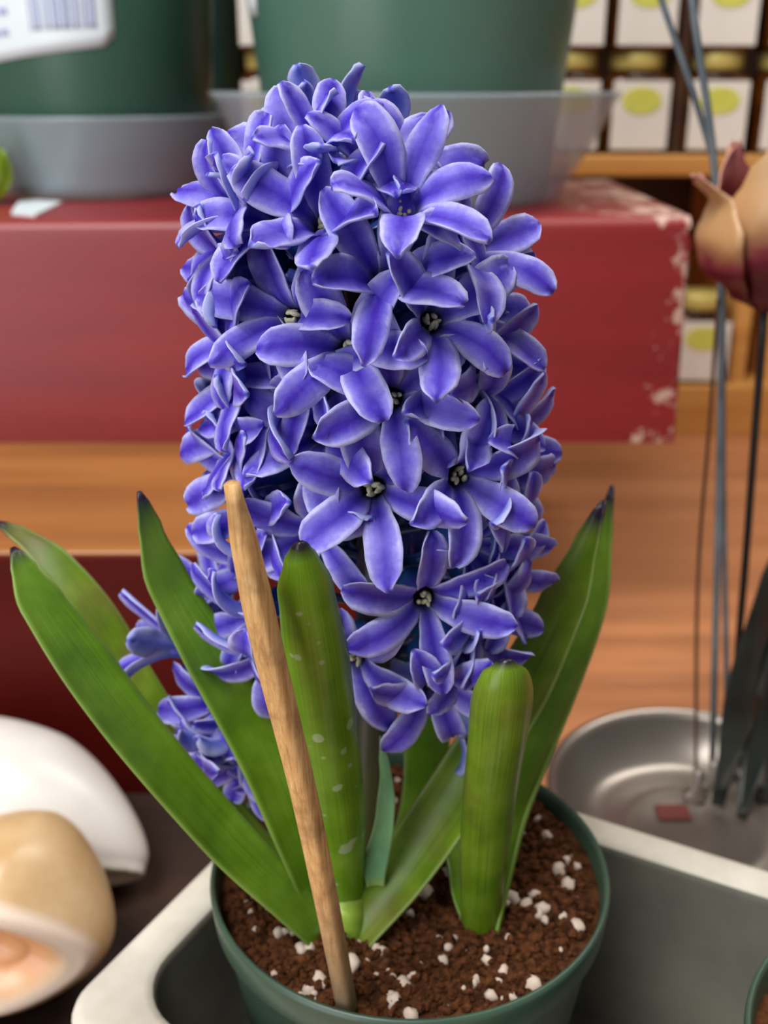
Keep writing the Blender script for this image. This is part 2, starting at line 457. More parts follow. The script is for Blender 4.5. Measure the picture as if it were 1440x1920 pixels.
def make_jar():
    j = empty('honey_jar', (0, 0, 0))
    def rsq(hw, z, n=32, e=5.0):
        out = []
        for k in range(n):
            a = 2 * math.pi * k / n; ca, sa = math.cos(a), math.sin(a)
            out.append((hw * math.copysign(abs(ca) ** (2 / e), ca), hw * math.copysign(abs(sa) ** (2 / e), sa), z))
        return out
    rings = [(.020, 0, 5), (.0255, .002, 5), (.0265, .006, 5), (.0265, .056, 5), (.0245, .061, 4), (.020, .064, 2), (.020, .067, 2)]
    vs = []; fs = []
    for hw, z, e in rings: vs += rsq(hw, z, 32, e)
    for i in range(len(rings) - 1):
        for k in range(32): fs.append((i * 32 + k, i * 32 + (k + 1) % 32, (i + 1) * 32 + (k + 1) % 32, (i + 1) * 32 + k))
    fs += [tuple(range(31, -1, -1)), tuple(range((len(rings) - 1) * 32, len(rings) * 32))]
    mesh('glass_body', vs, fs, M['amber'], j)
    v, f, a = lathe([(.0, .0655), (.0215, .0655), (.0225, .0665), (.0225, .0775), (.0215, .0790), (0, .0795)], 32)
    mesh('lid', v, f, M['lid'], j)
    v, f = box(-.0235, .0235, -.0272, -.0262, .004, .057); lb = mesh('label', v, f, M['jar_label'], j, smooth=False); bevel(lb, .0004, 1)
    vs = [(0, -.0279, .043)]; n = 24
    for k in range(n): vs.append((  .0165 * math.cos(2 * math.pi * k / n), -.0279, .042 + .0105 * math.sin(2 * math.pi * k / n)))
    vs += [(x, -.0270, z) for x, y, z in vs]
    fs = [(0, 1 + k, 1 + (k + 1) % n) for k in range(n)] + [(1 + k, n + 2 + k, n + 2 + (k + 1) % n, 1 + (k + 1) % n) for k in range(n)]
    ov = mesh('printed_oval', vs, fs, M['oval'], lb, smooth=False)
    v, f = box(-.010, .010, -.0277, -.0271, .0335, .0355); mesh('green_stripe', v, f, M['oval_green'], lb, smooth=False)
    return j
jar = make_jar(); first = [True]
def put_jar(x, y, z, label, group):
    o = jar if first[0] else copy_tree(jar); first[0] = False
    o.location = (x, y, z); o.rotation_euler = (0, 0, R(random.uniform(-2.5, 2.5)))
    tag(o, label, 'jar', group)
def jx(px, Y, z):
    # world x of a pixel column on the shelf line
    depth = Y * math.cos(PITCH) + (CAM.z - z) * math.sin(PITCH)
    return (px - 720) / F * depth
JW = {515: 'glimpsed between the two green pots', 1062: 'partly behind the wide clear saucer', 1188: 'between the wide saucer and the dark divider', 1333: 'behind the two crossing metal stems', 1465: 'above the tulip, beyond the metal stems'}
for px in JW:
    put_jar(jx(px, SY + .03, .27), SY + .034, .243, 'amber jar standing on the upper shelf board, ' + JW[px], 'jars standing on the upper shelf board')
for px in JW:
    put_jar(jx(px, SY + .03, .27), SY + .034, .3225, 'amber jar stacked on the lid of another, ' + JW[px], 'jars stacked on other jars')
put_jar(jx(1305, SY + .03, .08), SY + .032, .046, 'amber jar with white label on the lowest board, beside the beam end', 'jar on the lowest board')
v, f, a = lathe([(0, 0), (.040, 0), (.043, .004), (.055, .14), (.058, .142), (.058, .155), (.052, .155), (.049, .14), (.038, .01), (0, .01)], 40, (jx(442, 1.062, .3) - .045, 1.062, .243))
tag(mesh('teal_pot', v, f, M['tealpot'], origin=(jx(442, 1.062, .3) - .045, 1.062, .243)), 'teal plastic pot on the jar shelf, seen between the two green pots', 'flower pot')

# ------------------------------------------------------------------ green pots in clear saucers on the beam
def clear_saucer(c, r, h, kb, label):
    """kb: floor radius as a share of the rim radius"""
    k = lambda t: r * (kb + (1 - kb) * t)
    w_ = .0016
    inner = [(0, .004), (k(0), .004), (k(.05), .008), (k(.14), .015), (k(.53), h * .55), (k(.88), h * .93), (r, h)]
    outer = [(r + .0010, h + .0003), (r + .0008, h - .002), (k(.88) + w_, h * .91), (k(.53) + w_, h * .52), (k(.14) + w_, .011), (k(.05) + w_, .003), (k(0), 0), (0, 0)]
    v, f, a = lathe((inner + outer)[::-1], 64, c)
    return tag(mesh('clear_saucer', v, f, M['saucer'], origin=c), label, 'saucer')
def green_pot(c, rb, slope, h, mat, label):
    root = empty('plastic_pot', c); tag(root, label, 'flower pot')
    rt = rb + slope * h
    prof = [(0, 0), (rb - .002, 0), (rb, .003), (rt, h), (rt + .004, h), (rt + .004, h + .018), (rt - .001, h + .018), (rt - .002, h), (rb - .002, .006), (0, .006)]
    v, f, a = lathe(prof, 64, c); o = mesh('pot_body', v, f, mat, root); o.modifiers.new('es', 'EDGE_SPLIT').split_angle = R(50)
    v, f, a = lathe([(0, h - .02), (rt - .004, h - .02), (rt - .004, h - .025), (0, h - .025)][::-1], 40, c); mesh('soil_fill', v, f, M['soil'], root)
    return root
cR = Vector((jx(777, .645, .28), .645, BT))
clear_saucer(cR, .1140, .0590, .715, 'wide clear plastic saucer under the green pot without a full label')
pr = green_pot(cR + Vector((-.002, 0, .0038)), .0785, .11, .15, M['bigpot2'], 'green plastic pot in the wider clear saucer on the red beam')
cL = Vector((jx(200, .705, .27), .705, BT))
clear_saucer(cL, .0795, .0460, .83, 'smaller clear plastic saucer under the pot with the barcode label')
pl = green_pot(cL + Vector((-.0005, 0, .0038)), .0640, .06, .135, M['bigpot'], 'dark green plastic pot with a white barcode label on the red beam')

# price label wrapped on the left pot (rotated on the cone surface)
def cone_pt(c, rb, slope, a, z, off): r = rb + slope * z + off; return Vector((c.x + r * math.sin(a), c.y - r * math.cos(a), c.z + z))
def wrapped(name, c, rb, slope, a0, a1, z0, z1, tilt, mat, parent, off, n=16, rnd=0):
    vs = []; fs = []; m = 8
    for lay in (off, off - .0004):
        for j in range(m + 1):
            for i in range(n + 1):
                s = i / n; t = j / m
                if rnd:       # rounded corners
                    sx = 2 * s - 1; tz = 2 * t - 1; q = max(0, abs(sx) - (1 - rnd)) / rnd
                    tz *= 1 - (1 - math.sqrt(max(0, 1 - q * q))) * rnd * 2.2; t = (tz + 1) / 2
                a = a0 + (a1 - a0) * s; z = z0 + (z1 - z0) * t + tilt * (s - .5)
                vs.append(cone_pt(c, rb, slope, a - .12 * (t - .5) * 0 + 0, z, lay))
    w_ = n + 1; tot = (m + 1) * w_
    for j in range(m):
        for i in range(n):
            q = (j * w_ + i, j * w_ + i + 1, (j + 1) * w_ + i + 1, (j + 1) * w_ + i)
            fs.append(q); fs.append(tuple(x + tot for x in q[::-1]))
    b = [j * w_ for j in range(m + 1)]; e = [j * w_ + n for j in range(m + 1)]
    for seq in (list(range(w_)), e, [m * w_ + i for i in range(n, -1, -1)], b[::-1]):
        for p, q in zip(seq, seq[1:]): fs.append((p, p + tot, q + tot, q))
    return mesh(name, vs, fs, mat, parent)
cc = cL + Vector((-.0005, 0, .0038))
lab = wrapped('price_label', cc, .0640, .06, -1.13, .38, .073, .122, .012, M['white_label'], pl, .0006, rnd=.08)
rnd = random.Random(3)
a = -.28
while a < .22:
    wd = rnd.choice((.008, .012, .02, .03))
    wrapped('barcode_bar', cc, .0640, .06, a, a + wd, .086 + .003 * (a + .3), .112 + .003 * (a + .3), 0, M['print'], lab, .0009, n=1)
    a += wd + rnd.choice((.008, .012, .02))
for (a0, a1, z0) in ((-.78, -.70, .083), (-.66, -.60, .0835), (-.58, -.50, .084), (-.66, -.60, .094), (-.57, -.48, .0945)):
    wrapped('print_mark', cc, .0640, .06, a0, a1, z0, z0 + .0035, 0, M['print'], lab, .0009, n=2)
cc2 = cR + Vector((-.002, 0, .0038))
wrapped('price_label', cc2, .0785, .11, -1.30, -1.12, .092, .14, .0, M['white_label'], pr, .0006, n=8, rnd=.2)

# white tag and lime leaf at the far end of the beam
tg = [atZ(22, 406, BT - .0012), atZ(66, 411, BT - .0012), atZ(117, 385, BT - .0012), atZ(66, 381.5, BT - .0012), atZ(36, 384, BT - .0012)]
v = [p for p in tg] + [p + Vector((0, 0, .0022)) for p in tg]
f = [tuple(range(4, -1, -1)), tuple(range(5, 10))] + [(i, (i + 1) % 5, (i + 1) % 5 + 5, i + 5) for i in range(5)]
tag(mesh('plant_tag', v, f, M['white_label'], smooth=False, origin=tg[0]), 'white plastic plant tag lying on the red beam', 'plant tag')
su = empty('small_succulent', atZ(-34, 386, BT - .001)); tag(su, 'small lime-green succulent sitting on the red beam beside the white tag', 'plant')
rr = su.location
for k in range(7):
    an = k * 2.4; dirv = Vector((math.cos(an), math.sin(an), 1.0 + .25 * (k % 3)))
    pts = [rr + Vector((0, 0, .001)), rr + dirv * .012 + Vector((0, 0, .002)), rr + Vector((math.cos(an) * .016, math.sin(an) * .016, .030 + .006 * (k % 3)))]
    v, f, a = sweep(pts, lambda s: .0008 + .0062 * math.sin(math.pi * min(1, .12 + s * .86)), 10, 2, .5, nseg=9)
    mesh('leaf', v, f, M['lime'], su)

# ------------------------------------------------------------------ metal tulip and stems standing in a metal dish
dc = atZ(1305, 1530, 0.012); dc.z = 0
r0 = .061
prof = [(0, 0), (r0 * .8, 0), (r0 * .86, .002), (r0, .022), (r0 * 1.02, .024), (r0 * 1.04, .0225), (r0 * 1.035, .0255), (r0 * .985, .0265), (r0 * .95, .022), (r0 * .78, .006), (r0 * .6, .004), (r0 * .5, .006), (r0 * .42, .006), (r0 * .34, .004), (0, .004)]
v, f, a = lathe(prof, 64, dc); tag(mesh('metal_dish', v, f, M['metal'], origin=dc), 'round dull grey metal dish holding the thin metal stems', 'dish')
hub = dc + Vector((.028, .022, .0045))
# a weighted foot joins the stems
def rod(name, pts, r, mat, parent, flat=1.0, n=8, taper=None):
    v, f, a = sweep(pts, taper or (lambda s: r), n, 2, flat, nseg=16); return mesh(name, v, f, mat, parent)
tu = empty('metal_tulip', hub); tag(tu, 'tan and burgundy painted metal tulip on a black rod stem', 'metal flower')
bl = atY(1432, 585, .405)
rod('stem', [hub + Vector((.010, 0, 0)), atY(1378, 1380, .408), atY(1402, 1000, .407), bl + Vector((0, 0, .003))], .0016, M['rod_black'], tu)
v, f, a = lathe([(0, 0), (.0055, 0), (.0055, .002), (.0025, .005), (0, .005)], 24, hub + Vector((.010, 0, -.0003))); mesh('foot', v, f, M['rod_black'], tu)
def tulip_petal(a0, layer, hgt, flare, rs):
    rows = []; nu, nv = 20, 13; rg = random.Random(rs)
    ph = rg.uniform(0, 6)
    for i in range(nu):
        s = i / (nu - 1)
        rad = interp([(0, .002), (.12, .013), (.35, .0255), (.55, .0275), (.8, .0235), (1, .0235 + flare)], s) * (1 - .06 * layer)
        wd = interp([(0, .55), (.3, .80), (.6, .78), (.8, .52), (.93, .24), (1, .05)], s)
        row = []
        for k in range(nv):
            t = 2 * k / (nv - 1) - 1; a = a0 + wd * t
            rr_ = rad * (1 + .05 * abs(t) ** 2 * (1 if layer == 0 else -1)) + .0014 * math.sin(7 * s * 2 + ph + 3 * t) * max(0, s - .55) * 2 * abs(t)
            p = bl + Vector((rr_ * math.sin(a), -rr_ * math.cos(a), hgt * (s - .04 * math.sin(9 * t + ph) * s * .4)))
            nr = Vector((math.sin(a), -math.cos(a), .2)).normalized()
            row.append((p, nr, 1, (s, t)))
        rows.append(row)
    v, f, at = grid_shell(rows, .0009); return mesh('petal', v, f, M['tulip'], tu, True, at)
for (az, hh, fl_) in ((-84, .0500, .0075), (38, .0600, .004), (160, .0560, .004)): tulip_petal(R(az), 0, hh, fl_, int(az) + 100)
for (az, hh) in ((-22, .0640), (98, .0600), (218, .0600)): tulip_petal(R(az), 1, hh, .000, int(az) + 300)
# pointed metal blades of the tulip
for (p0, p1, p2, p3, wd) in (((1345, 1510), (1395, 1300), (1440, 1130), (1490, 960), .0085), ((1390, 1535), (1425, 1380), (1470, 1200), (1530, 1040), .007), ((1440, 1500), (1470, 1380), (1510, 1250), (1570, 1120), .007)):
    pts = [atZ(p0[0], p0[1], .0075), atY(p1[0], p1[1], .395), atY(p2[0], p2[1], .39), atY(p3[0], p3[1], .385)]
    v, f, a = sweep(pts, lambda s, wd=wd: wd * interp([(0, .35), (.35, 1), (.75, .7), (1, .08)], s), 10, 2, .16, nseg=18)
    mesh('leaf_blade', v, f, M['blade'], tu)
def tall_stem(name, label, pts, r, mat, flat=1):
    o = empty(name, pts[0]); tag(o, label, 'metal stem'); rod('rod', pts, r, mat, o, flat)
    v, f, a = lathe([(0, 0), (.0055, 0), (.0055, .002), (.0025, .004), (.0025, .014), (0, .0145)], 20, pts[0] + Vector((0, 0, -.0003))); mesh('foot', v, f, M['metal'], o)
b1 = hub + Vector((-.012, .008, 0)); b2 = hub + Vector((-.021, .001, 0)); b3 = hub + Vector((-.002, .016, 0))
tall_stem('tall_metal_stem', 'grey metal rod stem rising past the tulip to the top', [b1, atY(1352, 700, .434), atY(1340, 320, .440), atY(1300, 20, .441), atY(1285, -200, .441)], .0015, M['rod'])
tall_stem('thin_metal_stem', 'thin brown metal stem leaning beside the grey rod', [b2, atY(1308, 1100, .418), atY(1330, 800, .42), atY(1347, 560, .425)], .0008, M['rod_brown'])
tall_stem('slanting_metal_stem', 'flat grey metal strip slanting up left from the tulip', [b3, atY(1356, 900, .440), atY(1352, 420, .447), atY(1320, 240, .448), atY(1240, 0, .449), atY(1170, -220, .449)], .0013, M['rod'], .7)
v, f = box(-.007, .007, -.005, .005, 0, .0006); q = atZ(1262, 1524, .0046)  # small flat dull red patch in the dish
o = mesh('red_patch', [Vector(p) + q for p in v], f, M['dull_red'], smooth=False, origin=q); tag(o, 'small dull red patch inside the metal dish', 'patch')

# ------------------------------------------------------------------ concrete planter tray
PC = Vector((.0068, .2300, 0))            # pot centre
e1 = Vector((math.cos(R(62)), math.sin(R(62)), 0)); e2 = Vector((math.sin(R(62)), -math.cos(R(62)), 0))
def TL(a, b, z): return PC + e1 * a + e2 * b + Vector((0, 0, z))
def rrect(a0, a1, b0, b1, r, z, n=8):
    out = []
    for (ca, cb, st_) in ((a1 - r, b1 - r, 0), (a0 + r, b1 - r, 90), (a0 + r, b0 + r, 180), (a1 - r, b0 + r, 270)):
        for i in range(n + 1):
            t = R(st_ + 90 * i / n); out.append(TL(ca + r * math.cos(t), cb + r * math.sin(t), z))
    return out
def tray():
    a0, a1, b0, b1 = -.067, .076, -.068, .330; ZR = .080; rim = .0135
    L = [rrect(a0 + .004, a1 - .004, b0 + .004, b1 - .004, .010, 0), rrect(a0, a1, b0, b1, .012, .003), rrect(a0, a1, b0, b1, .012, ZR - .003), rrect(a0 + .0008, a1 - .0008, b0 + .0008, b1 - .0008, .0115, ZR - .0008),
         rrect(a0 + .003, a1 - .003, b0 + .003, b1 - .003, .010, ZR)]
    Li = [rrect(a0 + rim - .003, a1 - rim + .003, b0 + rim - .003, b1 - rim + .003, .020, ZR), rrect(a0 + rim - .0008, a1 - rim + .0008, b0 + rim - .0008, b1 - rim + .0008, .0185, ZR - .0008),
          rrect(a0 + rim, a1 - rim, b0 + rim, b1 - rim, .018, ZR - .003), rrect(a0 + rim + .002, a1 - rim - .002, b0 + rim + .002, b1 - rim - .002, .017, .014), rrect(a0 + rim + .006, a1 - rim - .006, b0 + rim + .006, b1 - rim - .006, .014, .0105)]
    L += Li; n = len(L[0]); vs = [p for r_ in L for p in r_]; fs = []
    for i in range(len(L) - 1):
        for k in range(n): fs.append((i * n + k, i * n + (k + 1) % n, (i + 1) * n + (k + 1) % n, (i + 1) * n + k))
    fs.append(tuple(range(n - 1, -1, -1))); fs.append(tuple((len(L) - 1) * n + k for k in range(n)))
    o = mesh('planter_tray', vs, fs, M['concrete'], None, True, origin=PC)
    o.data.materials.append(M['inner'])            # shade inside the tray, put into a darker grey
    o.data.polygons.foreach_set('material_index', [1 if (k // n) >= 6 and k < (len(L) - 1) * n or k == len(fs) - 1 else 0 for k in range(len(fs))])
    tag(o, 'long pale concrete planter tray with thick rounded rim holding the pots', 'planter')
tray()
TF = .0105

# ------------------------------------------------------------------ pots with soil
def nursery_pot(c, label):
    prof = [(0, 0), (.036, 0), (.0375, .002), (.0500, .083), (.0508, .084), (.0523, .0865), (.0530, .0940), (.0526, .0955), (.0517, .0955), (.0512, .0935), (.0490, .083), (.0360, .004), (0, .004)]
    v, f, a = lathe(prof, 72, c); o = mesh('nursery_pot', v, f, M['potgreen'], origin=c); return tag(o, label, 'flower pot')
p0 = Vector((PC.x, PC.y, TF))
nursery_pot(p0, 'round green plastic nursery pot holding the blue hyacinth')
SZ = TF + .0905
def soil_h(x, y, c=None):
    c = c or PC; d = math.hypot(x - c.x, y - c.y)
    h = .0020 * mnoise.noise(Vector((x * 45, y * 45, 1))) + .0014 * mnoise.noise(Vector((x * 130, y * 130, 4))) + .0008 * mnoise.noise(Vector((x * 330, y * 330, 9)))
    return SZ + h - .002 * max(0, (d - .044) / .008)
def soil_disc(c, label, crumbs, nper, seed, rad=.0508):
    n, m = 96, 46; vs = [Vector((c.x, c.y, soil_h(c.x, c.y, c)))]; fs = []
    for j in range(1, m + 1):
        r = rad * j / m
        for k in range(n):
            a = 2 * math.pi * k / n; x, y = c.x + r * math.cos(a), c.y + r * math.sin(a); vs.append(Vector((x, y, soil_h(x, y, c))))
    for k in range(n): fs.append((0, 1 + k, 1 + (k + 1) % n))
    for j in range(m - 1):
        for k in range(n):
            fs.append((1 + j * n + k, 1 + (j + 1) * n + k, 1 + (j + 1) * n + (k + 1) % n, 1 + j * n + (k + 1) % n))
    o = mesh('potting_soil', vs, fs, M['soil'], origin=(c.x, c.y, SZ)); tag(o, label, 'soil')
    rg = random.Random(seed)
    # crumbs: one joined part
    ico_v = [(0, 0, 1), (.89, 0, .45), (.28, .85, .45), (-.72, .53, .45), (-.72, -.53, .45), (.28, -.85, .45), (.72, .53, -.45), (-.28, .85, -.45), (-.89, 0, -.45), (-.28, -.85, -.45), (.72, -.53, -.45), (0, 0, -1)]
    ico_f = [(0, 1, 2), (0, 2, 3), (0, 3, 4), (0, 4, 5), (0, 5, 1), (1, 6, 2), (2, 7, 3), (3, 8, 4), (4, 9, 5), (5, 10, 1), (6, 7, 2), (7, 8, 3), (8, 9, 4), (9, 10, 5), (10, 6, 1), (11, 7, 6), (11, 8, 7), (11, 9, 8), (11, 10, 9), (11, 6, 10)]
    parts = []
    for _ in range(crumbs):
        r = rad * .955 * math.sqrt(rg.random()); a = rg.uniform(0, 6.283); x, y = c.x + r * math.cos(a), c.y + r * math.sin(a)
        s = rg.choice((.0004, .0006, .0009, .0014)) * rg.uniform(.7, 1.3)
        q = Matrix.Rotation(rg.uniform(0, 6), 3, Vector((rg.uniform(-1, 1), rg.uniform(-1, 1), rg.uniform(-1, 1))).normalized())
        z = soil_h(x, y, c) + s * .3
        parts.append(([Vector((x, y, z)) + q @ Vector((p[0] * s * 1.3, p[1] * s, p[2] * s * .8)) for p in ico_v], ico_f))
    V, Fc, A = join(parts); cr = mesh('soil_crumbs', V, Fc, M['crumb'], o, False); cr['kind'] = 'stuff'
    # perlite granules: shared meshes, one object each
    protos = []
    for q in range(5):
        import bmesh
        bm = bmesh.new(); bmesh.ops.create_icosphere(bm, subdivisions=2, radius=1)
        for vv in bm.verts:
            k = 1 + .38 * mnoise.noise(vv.co * 1.3 + Vector((q * 7, 0, 0))) + .15 * mnoise.noise(vv.co * 3 + Vector((0, q * 5, 0))); vv.co *= k
            vv.co.z *= .8
        me = bpy.data.meshes.new('perlite_granule'); bm.to_mesh(me); bm.free()
        me.polygons.foreach_set('use_smooth', [True] * len(me.polygons)); me.materials.append(M['perlite']); protos.append(me)
    for i in range(nper):
        r = rad * .935 * math.sqrt(rg.random()); a = rg.uniform(0, 6.283); x, y = c.x + r * math.cos(a), c.y + r * math.sin(a)
        s = rg.choice((.0006, .0008, .0010, .0012, .0015, .0020)) * rg.uniform(.85, 1.25)
        g = bpy.data.objects.new('perlite_granule', protos[i % 5]); COL.objects.link(g); g.parent = o
        g.location = Vector((x, y, soil_h(x, y, c) + s * .25)) - o.location; g.scale = (s, s, s); g.rotation_euler = (rg.uniform(0, 6), rg.uniform(0, 6), rg.uniform(0, 6))
    return o
soil_disc(p0, 'brown potting soil with white perlite around the blue hyacinth', 5200, 240, 5)
c2 = TL(-.002, .1415, TF)
nursery_pot(c2, 'second green nursery pot in the tray, cut by the picture edge')
soil_disc(c2, 'brown potting soil in the second pot of the tray', 900, 30, 8)

# ------------------------------------------------------------------ dark board added for the shade under the shells
bp = [(-.34, .14), (-.130, .14), (-.093, .205), (-.026, .338), (-.026, .394), (-.34, .394)]
v = [(x, y, 0) for x, y in bp] + [(x, y, .006) for x, y in bp]; n = len(bp)
f = [tuple(range(n - 1, -1, -1)), tuple(range(n, 2 * n))] + [(k, (k + 1) % n, (k + 1) % n + n, k + n) for k in range(n)]
M['shade_wood'] = wood_mat('shade_board_wood', '#1c0d06', '#2e180c', '#3c2412', .7)  # dark brown stands in for the shade on the table here
tag(bevel(mesh('shade_board', v, f, M['shade_wood'], None, False, origin=(-.2, .3, 0)), .001, 2), 'dark board added for the shade on the table under the seashells', 'board')
# ------------------------------------------------------------------ seashells
def shell(name, c, axes, rot, apdir, apsize, mat, label, depth=.45, pinch=None):
    """rounded sea shell body with a lipped opening; apdir local direction of the opening"""
    n, m = 96, 72; D = Vector(apdir).normalized(); U = D.cross(Vector((0, 0, 1))); U = U.normalized() if U.length > .1 else Vector((1, 0, 0)); W = D.cross(U)
    vs = []; at = []; fs = []; RM = Matrix.Rotation(rot[2], 3, 'Z') @ Matrix.Rotation(rot[1], 3, 'Y') @ Matrix.Rotation(rot[0], 3, 'X')
    for j in range(m + 1):
        th = math.pi * j / m
        for k in range(n):
            ph = 2 * math.pi * k / n
            d = D * math.cos(th) + (U * math.cos(ph) + W * math.sin(ph)) * math.sin(th)
            el = math.sqrt((math.cos(ph) / apsize[0]) ** 2 + (math.sin(ph) / apsize[1]) ** 2)
            q = th * el                     # 1 at the lip
            q2 = q * .7
            rr_ = interp([(0, 1 - depth), (.38, 1 - depth * .75), (.58, 1.0), (.68, 1.05), (.80, 1.02), (1.0, 1.0), (9, 1.0)], q2)
            p = Vector((d.x * axes[0], d.y * axes[1], d.z * axes[2])) * rr_
            if pinch: p = pinch(p, axes)
            vs.append(Vector(c) + RM @ p); at.append((min(q2, 2), ph, 0))
    for j in range(m):
        for k in range(n):
            k2 = (k + 1) % n; fs.append((j * n + k, (j + 1) * n + k, (j + 1) * n + k2, j * n + k2))
    o = mesh(name, vs, fs, mat, None, True, at, origin=c); return tag(o, label, 'seashell')
def smooth_spire(p, ax):
    t = p.x / ax[0]; k = 1 - .34 * max(0, t) ** 1.5 - .12 * max(0, -t)
    return Vector((p.x, p.y * k, p.z * k))
def spire(p, ax):
    t = p.x / ax[0]
    k = 1 - .30 * max(0, t) ** 1.5 - .15 * max(0, -t)
    return Vector((p.x, p.y * k, p.z * k + .004 * math.sin(9 * t) * (1 if t < -.2 else 0)))
shell('large_white_seashell', (-.142, .3505, .0348), (.056, .028, .0285), (R(0), R(16), R(-22)), (.86, -.62, -.22), (.50, .36), M['shell_white'], 'large smooth white seashell lying behind the tan one', .28, smooth_spire)
shell('tan_seashell', (-.1240, .2840, .0398), (.034, .033, .0350), (R(8), R(12), R(-12)), (.10, -.90, .26), (.98, .60), M['shell_tan'], 'tan seashell with white lip and pink opening', .5, smooth_spire)
bs = Vector((-.165, .222, .006))
v, f, a = lathe([(0, 0), (.040, 0), (.046, .004), (.047, .009), (.043, .013), (0, .014)], 40, bs, wave=lambda a, s: .08 * math.sin(3 * a + 1) + .04 * math.sin(7 * a))
tag(mesh('flat_stone', v, f, M['tan_base'], origin=bs), 'flat tan stone on the added dark board in front of the tan seashell', 'stone')

# ------------------------------------------------------------------ hyacinth
YA = .232
def axis_pt(z):
    t = (z - .10) / .20
    top = atY(628, 240, YA); bot = atY(690, 1600, .224); bot.z = .10
    mid = atY(706, 900, YA)
    a = bot.lerp(mid, min(1, (z - bot.z) / (mid.z - bot.z))) if z < mid.z else mid.lerp(top, (z - mid.z) / (top.z - mid.z))
    return Vector((a.x, a.y, z))
hy = empty('hyacinth', Vector((axis_pt(.1).x, .224, SZ - .002)))
tag(hy, 'blue-violet hyacinth in full bloom with upright strap leaves', 'flower')
v, f, a = sweep([axis_pt(.094 + .0137 * i) for i in range(15)], lambda s: interp([(0, .0044), (.5, .0046), (1, .0022)], s), 14, nseg=40)
mesh('flower_stalk', v, f, M['stem'], hy, True, a)

WTAB = [(0, .42), (.14, .50), (.3, .74), (.5, .97), (.68, 1.0), (.82, .90), (.91, .72), (.97, .47), (1, .24)]
def petal_geo(L, W, ang, th, twist, bend, cup, ruf, rg, z0=-.0035, r0=.0023):
    """one lobe; th = (start, middle, end) angles from the floret axis in degrees"""
    nu, nv = 20, 9; rows = []; r, z = r0, z0; ph = rg.uniform(0, 6.28); hook = rg.uniform(-10, 48); fold = rg.uniform(-.25, .30)
    ca, sa = math.cos(ang), math.sin(ang); er = Vector((ca, sa, 0)); et = Vector((-sa, ca, 0)); ez = Vector((0, 0, 1))
    for i in range(nu):
        s = i / (nu - 1)
        t = interp([(0, th[0]), (.38, th[1]), (1, th[2])], s)
        if s > .84: t -= hook * ((s - .84) / .16)
        t = R(t)
        T = er * math.sin(t) + ez * math.cos(t); N = er * (-math.cos(t)) + ez * math.sin(t)
        c = er * r + ez * z + et * (bend * L * s * s)
        tw = twist * s; B = et * math.cos(tw) + N * math.sin(tw); N2 = N * math.cos(tw) - et * math.sin(tw)
        w_ = W * interp(WTAB, s); row = []
        cp = interp([(0, 1.0), (.3, .55), (.6, cup), (.86, cup + .25), (1, .9)], s)
        for k in range(nv):
            vv = 2 * k / (nv - 1) - 1
            lat = w_ * (vv - .10 * cp * vv ** 3)
            h = w_ * (cp * vv * vv * .62) + ruf * W * math.sin(5.5 * s + ph + (1.6 if vv > 0 else 0)) * abs(vv) ** 1.5 * s
            h += fold * W * abs(vv) ** 3 * max(0, vv) * s
            h -= .05 * W * math.exp(-(vv / .16) ** 2) * (1 - s)
            if s > .8: h += .22 * W * math.exp(-(vv / .22) ** 2 - ((s - .90) / .045) ** 2)
            p = c + B * lat + N2 * h
            row.append((p, N2, 1.0 - .72 * vv * vv, (s, vv)))
        rows.append(row)
        ds = L / (nu - 1); r += math.sin(t) * ds; z += math.cos(t) * ds
    return grid_shell(rows, .00115)
def tube_geo(L, base_local):
    prof = [(.0012, -L), (.0022, -L + .0008), (.0033, -L * .82), (.0034, -L * .62), (.0031, -L * .38), (.0032, -L * .16), (.0034, -.0006), (.0030, -.0004), (.0026, -L * .18), (.0022, -L * .45), (0, -L * .5)]
    v, f, a = lathe(prof, 24, wave=lambda a, s: .07 * math.cos(6 * a) * min(1, 3 * s) * (1 - s * .3))
    aa = []
    for i in range(len(prof)):
        z = prof[i][1]; u = max(0, 1 + z / L)
        aa += [(u if i < 8 else .05, 0, 0)] * 24
    pts = [base_local, base_local.lerp(Vector((0, 0, -L)), .5) + Vector((0, 0, -.0006)), Vector((0, 0, -L + .0006))]
    pv, pf, pa = sweep(pts, lambda s: .0011, 8, nseg=6, up=Vector((1, .2, 0)))
    return join([(v, f, aa), (pv, pf, [(0, 0, 0)] * len(pv))])
def stamen_geo(rg):
    parts = []
    for k in range(6):
        a = k * math.pi / 3 + .3; q = rg.uniform(.0006, .0014); a += rg.uniform(-.4, .4); c = Vector((math.cos(a) * q, math.sin(a) * q, -.0012 + rg.uniform(-.0006, .0003))); tl = Vector((rg.uniform(-.9, .9), rg.uniform(-.9, .9), 1)).normalized()
        pts = [c - tl * .0012, c - tl * .0004, c + tl * .0004, c + tl * .0012]
        parts.append(sweep(pts, lambda s: .00018 + .00036 * math.sin(math.pi * min(.98, max(.05, s))), 8, up=Vector((1, .3, 0)), nseg=6))
    return join(parts)
